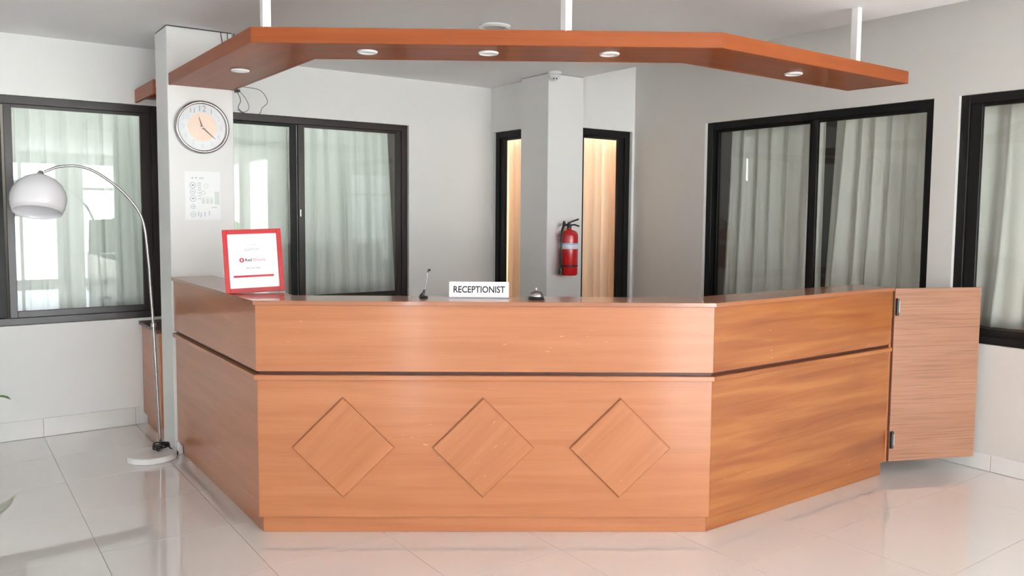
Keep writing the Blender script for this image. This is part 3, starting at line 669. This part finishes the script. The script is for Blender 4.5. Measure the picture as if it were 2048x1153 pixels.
for x, z in ((0.082, 0.035), (0.098, 0.028), (0.122, 0.033), (0.150, 0.040)): mark('print_line', x, x+0.008, z-0.012, z+0.018, 'paleink')

# ------------------------------------------------------------------ fire extinguisher on the middle column
E0 = Vector((4.421, 5.355, 1.066)); ex = thing('fire_extinguisher', E0, 'red fire extinguisher hanging on the square column', 'extinguisher')
r = 0.078
lathe('cylinder', [(r*0.86, 0), (r*0.97, 0.006), (r, 0.02), (r, 0.335), (r*0.96, 0.356), (r*0.80, 0.374), (r*0.50, 0.386), (r*0.30, 0.390), (r*0.26, 0.402)], E0, 'red', ex, 36)
lathe('label_band', [(r+0.0008, 0.226), (r+0.0012, 0.227), (r+0.0012, 0.262), (r+0.0008, 0.263)], E0, 'label_white', ex, 36, cap=False)
lathe('label_band', [(r+0.0008, 0.263), (r+0.0012, 0.264), (r+0.0012, 0.276), (r+0.0008, 0.277)], E0, 'label_blue', ex, 36, cap=False)
lathe('strap', [(r+0.001, 0.074), (r+0.0025, 0.075), (r+0.0025, 0.088), (r+0.001, 0.089)], E0, 'blackpl', ex, 36, cap=False)
lathe('valve', [(0.020, 0.398), (0.020, 0.420), (0.015, 0.424), (0.015, 0.450), (0.008, 0.455)], E0, 'blackpl', ex, 16)
T = E0
tube('carry_handle', [T+Vector((0, 0, 0.425)), T+Vector((0.05, -0.008, 0.432)), T+Vector((0.10, -0.012, 0.418))], 0.007, 'blackpl', ex)
tube('squeeze_lever', spline([T+Vector((-0.005, 0, 0.446)), T+Vector((0.04, -0.006, 0.462)), T+Vector((0.092, -0.012, 0.478))], 4), 0.0075, 'blackpl', ex)
lathe('hose_fitting', [(0.012, 0), (0.014, 0.004), (0.014, 0.030), (0.010, 0.034), (0.010, 0.045)], T+Vector((-0.058, -0.004, 0.418)), 'blackpl', ex, 14)
tube('hose', spline([T+Vector((-0.012, 0, 0.430)), T+Vector((-0.058, -0.004, 0.425)), T+Vector((-0.088, -0.012, 0.37)), T+Vector((-0.100, -0.02, 0.28)), T+Vector((-0.103, -0.02, 0.18)), T+Vector((-0.102, -0.02, 0.09))], 6), 0.0095, 'blackpl', ex, 10)
lathe('nozzle', [(0.012, 0.075), (0.017, 0.06), (0.019, 0.02), (0.020, 0.015), (0.014, 0.013)], T+Vector((-0.102, -0.02, 0.0)), 'blackpl', ex, 16)
box('wall_bracket', 4.401, 4.441, 5.428, 5.44, 1.16, 1.42, 'blackpl', ex, 0.002)

# dome camera under the ceiling at the column edge
DC = Vector((4.262, 5.372, ZC)); dm = thing('dome_camera', DC, 'small white dome camera on the ceiling at the column edge', 'camera')
lathe('mount', [(0.050, 0.0), (0.056, -0.004), (0.056, -0.016), (0.050, -0.024)], DC, 'white_pl', dm, 28)
lathe('ball', [(0.044, -0.022), (0.044, -0.040), (0.037, -0.058), (0.022, -0.072), (0.004, -0.077)], DC, 'white_pl', dm, 28, smooth=True)
lk = Vector((-0.55, -0.80, -0.35)).normalized(); lc_ = DC+Vector((0, 0, -0.042)); sx_ = Vector((0.82, -0.57, 0))
for a, b in ((0, 0.010), (-0.012, -0.008), (0.012, -0.008)):
    lathe('lens', [(0.0001, 0.030), (0.006, 0.040), (0.0055, 0.0425), (0.0001, 0.0430)], lc_+sx_*a+Z*b, 'blackpl', dm, 12, lk)

# loose cables at the canopy by the column
c1 = tag(tube('cable', spline([(1.672, 5.50, 2.395), (1.70, 5.50, 2.33), (1.69, 5.52, 2.28), (1.73, 5.53, 2.245), (1.69, 5.53, 2.225)], 6), 0.0022, 'blackpl'), 'thin black cable loop hanging under the canopy beside the column', 'cable', 'loose cables')
c2 = tag(tube('cable', spline([(1.685, 5.49, 2.395), (1.735, 5.5, 2.34), (1.755, 5.5, 2.28), (1.715, 5.51, 2.25), (1.680, 5.51, 2.27)], 6), 0.0018, 'blackpl'), 'second thin cable loop hanging under the canopy beside the column', 'cable', 'loose cables')
c3 = tag(tube('cable', spline([(1.655, 5.30, 2.389), (1.75, 5.31, 2.384), (1.80, 5.33, 2.36), (1.83, 5.35, 2.31), (1.795, 5.36, 2.27), (1.79, 5.38, 2.24), (1.75, 5.40, 2.205)], 6), 0.0018, 'blackpl'), 'thin kinked cable hanging free in front of the window', 'cable', 'loose cables')
for k, (xa, xb) in enumerate(((1.585, 1.605), (1.628, 1.632), (1.672, 1.635))):
    tag(tube('cable', [(xa, 5.525, 2.764), (xb, 5.52, 2.60), (xb, 5.50, 2.4675)], 0.0028, 'blackpl'), ['leftmost short black cable from the ceiling to the canopy top', 'middle short black cable from the ceiling to the canopy top', 'rightmost slanting black cable from the ceiling to the canopy top'][k], 'cable', 'ceiling cables')
tag(box('junction_clip', 1.664, 1.69, 5.47, 5.52, 2.378, 2.395, 'blackpl', bev=0.003), 'small black cable clip under the canopy at the column edge', 'clip')

# ------------------------------------------------------------------ arc floor lamp
LB = Vector((1.098, 5.505, 0)); la = thing('arc_floor_lamp', LB, 'arc floor lamp with white dome shade on a round white base', 'floor lamp')
lathe('base', [(0.146, 0.0005), (0.150, 0.003), (0.150, 0.034), (0.146, 0.038), (0.02, 0.038)], LB, 'marble', la, 56)
ft = Vector((1.168, 5.585, 0.036))
lathe('pole_socket', [(0.016, 0), (0.016, 0.012), (0.011, 0.016), (0.011, 0.07)], ft, 'chrome', la, 18)
tube('lower_pole', [ft+Z*0.01, Vector((1.137, 5.56, 0.855))], 0.0105, 'chrome', la, 14)
lathe('pole_collar', [(0.012, -0.014), (0.017, -0.010), (0.017, 0.010), (0.012, 0.014)], Vector((1.137, 5.56, 0.855)), 'chrome', la, 18)
arc = spline([(1.137, 5.56, 0.855), (1.123, 5.55, 1.10), (1.112, 5.54, 1.285), (1.081, 5.53, 1.535), (0.985, 5.52, 1.690), (0.846, 5.51, 1.808), (0.737, 5.50, 1.853), (0.629, 5.50, 1.849), (0.546, 5.50, 1.815)], 8)
tube('arc_arm', arc, lambda t: 0.0085-0.0012*t, 'chrome', la, 12)
tlt = math.radians(20); axd = Vector((-fw.x*math.sin(tlt), -fw.y*math.sin(tlt), -math.cos(tlt)))   # the open side, turned a little to the room
axd = Vector((-0.12, -0.30, -0.94)).normalized()
top = Vector((0.527, 5.50, 1.800))
prof = [(0.010, 0.004), (0.045, 0.012), (0.085, 0.034), (0.118, 0.066), (0.138, 0.102), (0.1465, 0.138), (0.146, 0.168), (0.140, 0.203), (0.128, 0.236)]
lathe('shade', prof + [(a-0.0035, b) for a, b in prof[::-1]], top, 'lampshade', la, 48, axd, cap=False, smooth=True)
lathe('shade_cap', [(0.006, -0.022), (0.013, -0.018), (0.020, 0.0), (0.016, 0.008)], top, 'chrome', la, 20, axd)
lathe('bulb', [(0.014, 0.0), (0.014, 0.05), (0.030, 0.075), (0.033, 0.10), (0.022, 0.125), (0.003, 0.132)], top, 'white_pl', la, 20, axd, smooth=True)
# coiled cord lying on the base
rnd = random.Random(3); pts = []
for i in range(26):
    a = i*1.25; rr = 0.028+0.016*rnd.random()
    pts.append(Vector((1.160+math.cos(a)*rr*1.25, 5.545+math.sin(a)*rr, 0.048+0.034*rnd.random())))
pts += [Vector((1.215, 5.53, 0.044)), Vector((1.250, 5.49, 0.024)), Vector((1.245, 5.470, 0.006))]
tube('power_cord', spline(pts, 4), 0.0045, 'blackpl', la, 6)
bm = bmesh.new(); bm_box(bm, 1.128, 1.150, 5.500, 5.535, 0.039, 0.060); bevelled(bm, 0.004); obj('plug', bm, 'blackpl', la)

# ------------------------------------------------------------------ potted plant beyond the left edge, one leaf reaching in
PB = Vector((-0.02, 6.02, 0)); pp = thing('potted_plant', PB, 'broad leaved potted plant at the left edge with one leaf in view', 'plant')
lathe('pot', [(0.10, 0.001), (0.125, 0.01), (0.15, 0.20), (0.155, 0.22), (0.140, 0.22), (0.135, 0.19)], PB, 'pot', pp, 28)
lathe('soil', [(0.001, 0.185), (0.136, 0.185), (0.136, 0.19), (0.001, 0.19)], PB, 'soil', pp, 28)
def leaf(tip, width, sag=0.10):
    b = PB+Z*0.20; tip = Vector(tip); bm = bmesh.new(); n = 10
    d = tip-b; side = Vector((-d.y, d.x, 0)).normalized(); prevs = None; rows = []
    for i in range(n+1):
        t = i/n; c = b + d*t + Z*(sag*4*t*(1-t)); wv = width*(0.10 if t < 0.25 else math.sin(PI*min(1, (t-0.2)/0.8))**0.55+0.02)
        rows.append([c-side*wv+Z*wv*0.25, c-side*wv*0.5+Z*wv*0.08, c, c+side*wv*0.5+Z*wv*0.08, c+side*wv+Z*wv*0.25])
    V = [[bm.verts.new(p) for p in r] for r in rows]
    for i in range(n):
        for k in range(4): bm.faces.new((V[i][k], V[i][k+1], V[i+1][k+1], V[i+1][k]))
    o = obj('leaf', bm, 'leaf', pp, smooth=True); md = o.modifiers.new('thickness', 'SOLIDIFY'); md.thickness = 0.002
for tip, wd in (((0.385, 6.27, 0.33), 0.07), ((0.20, 5.70, 0.42), 0.05), ((-0.30, 5.75, 0.55), 0.05), ((-0.40, 6.15, 0.50), 0.05), ((0.02, 6.30, 0.72), 0.05), ((-0.10, 5.80, 0.80), 0.05), ((0.12, 6.08, 0.90), 0.045)):
    leaf(tip, wd)
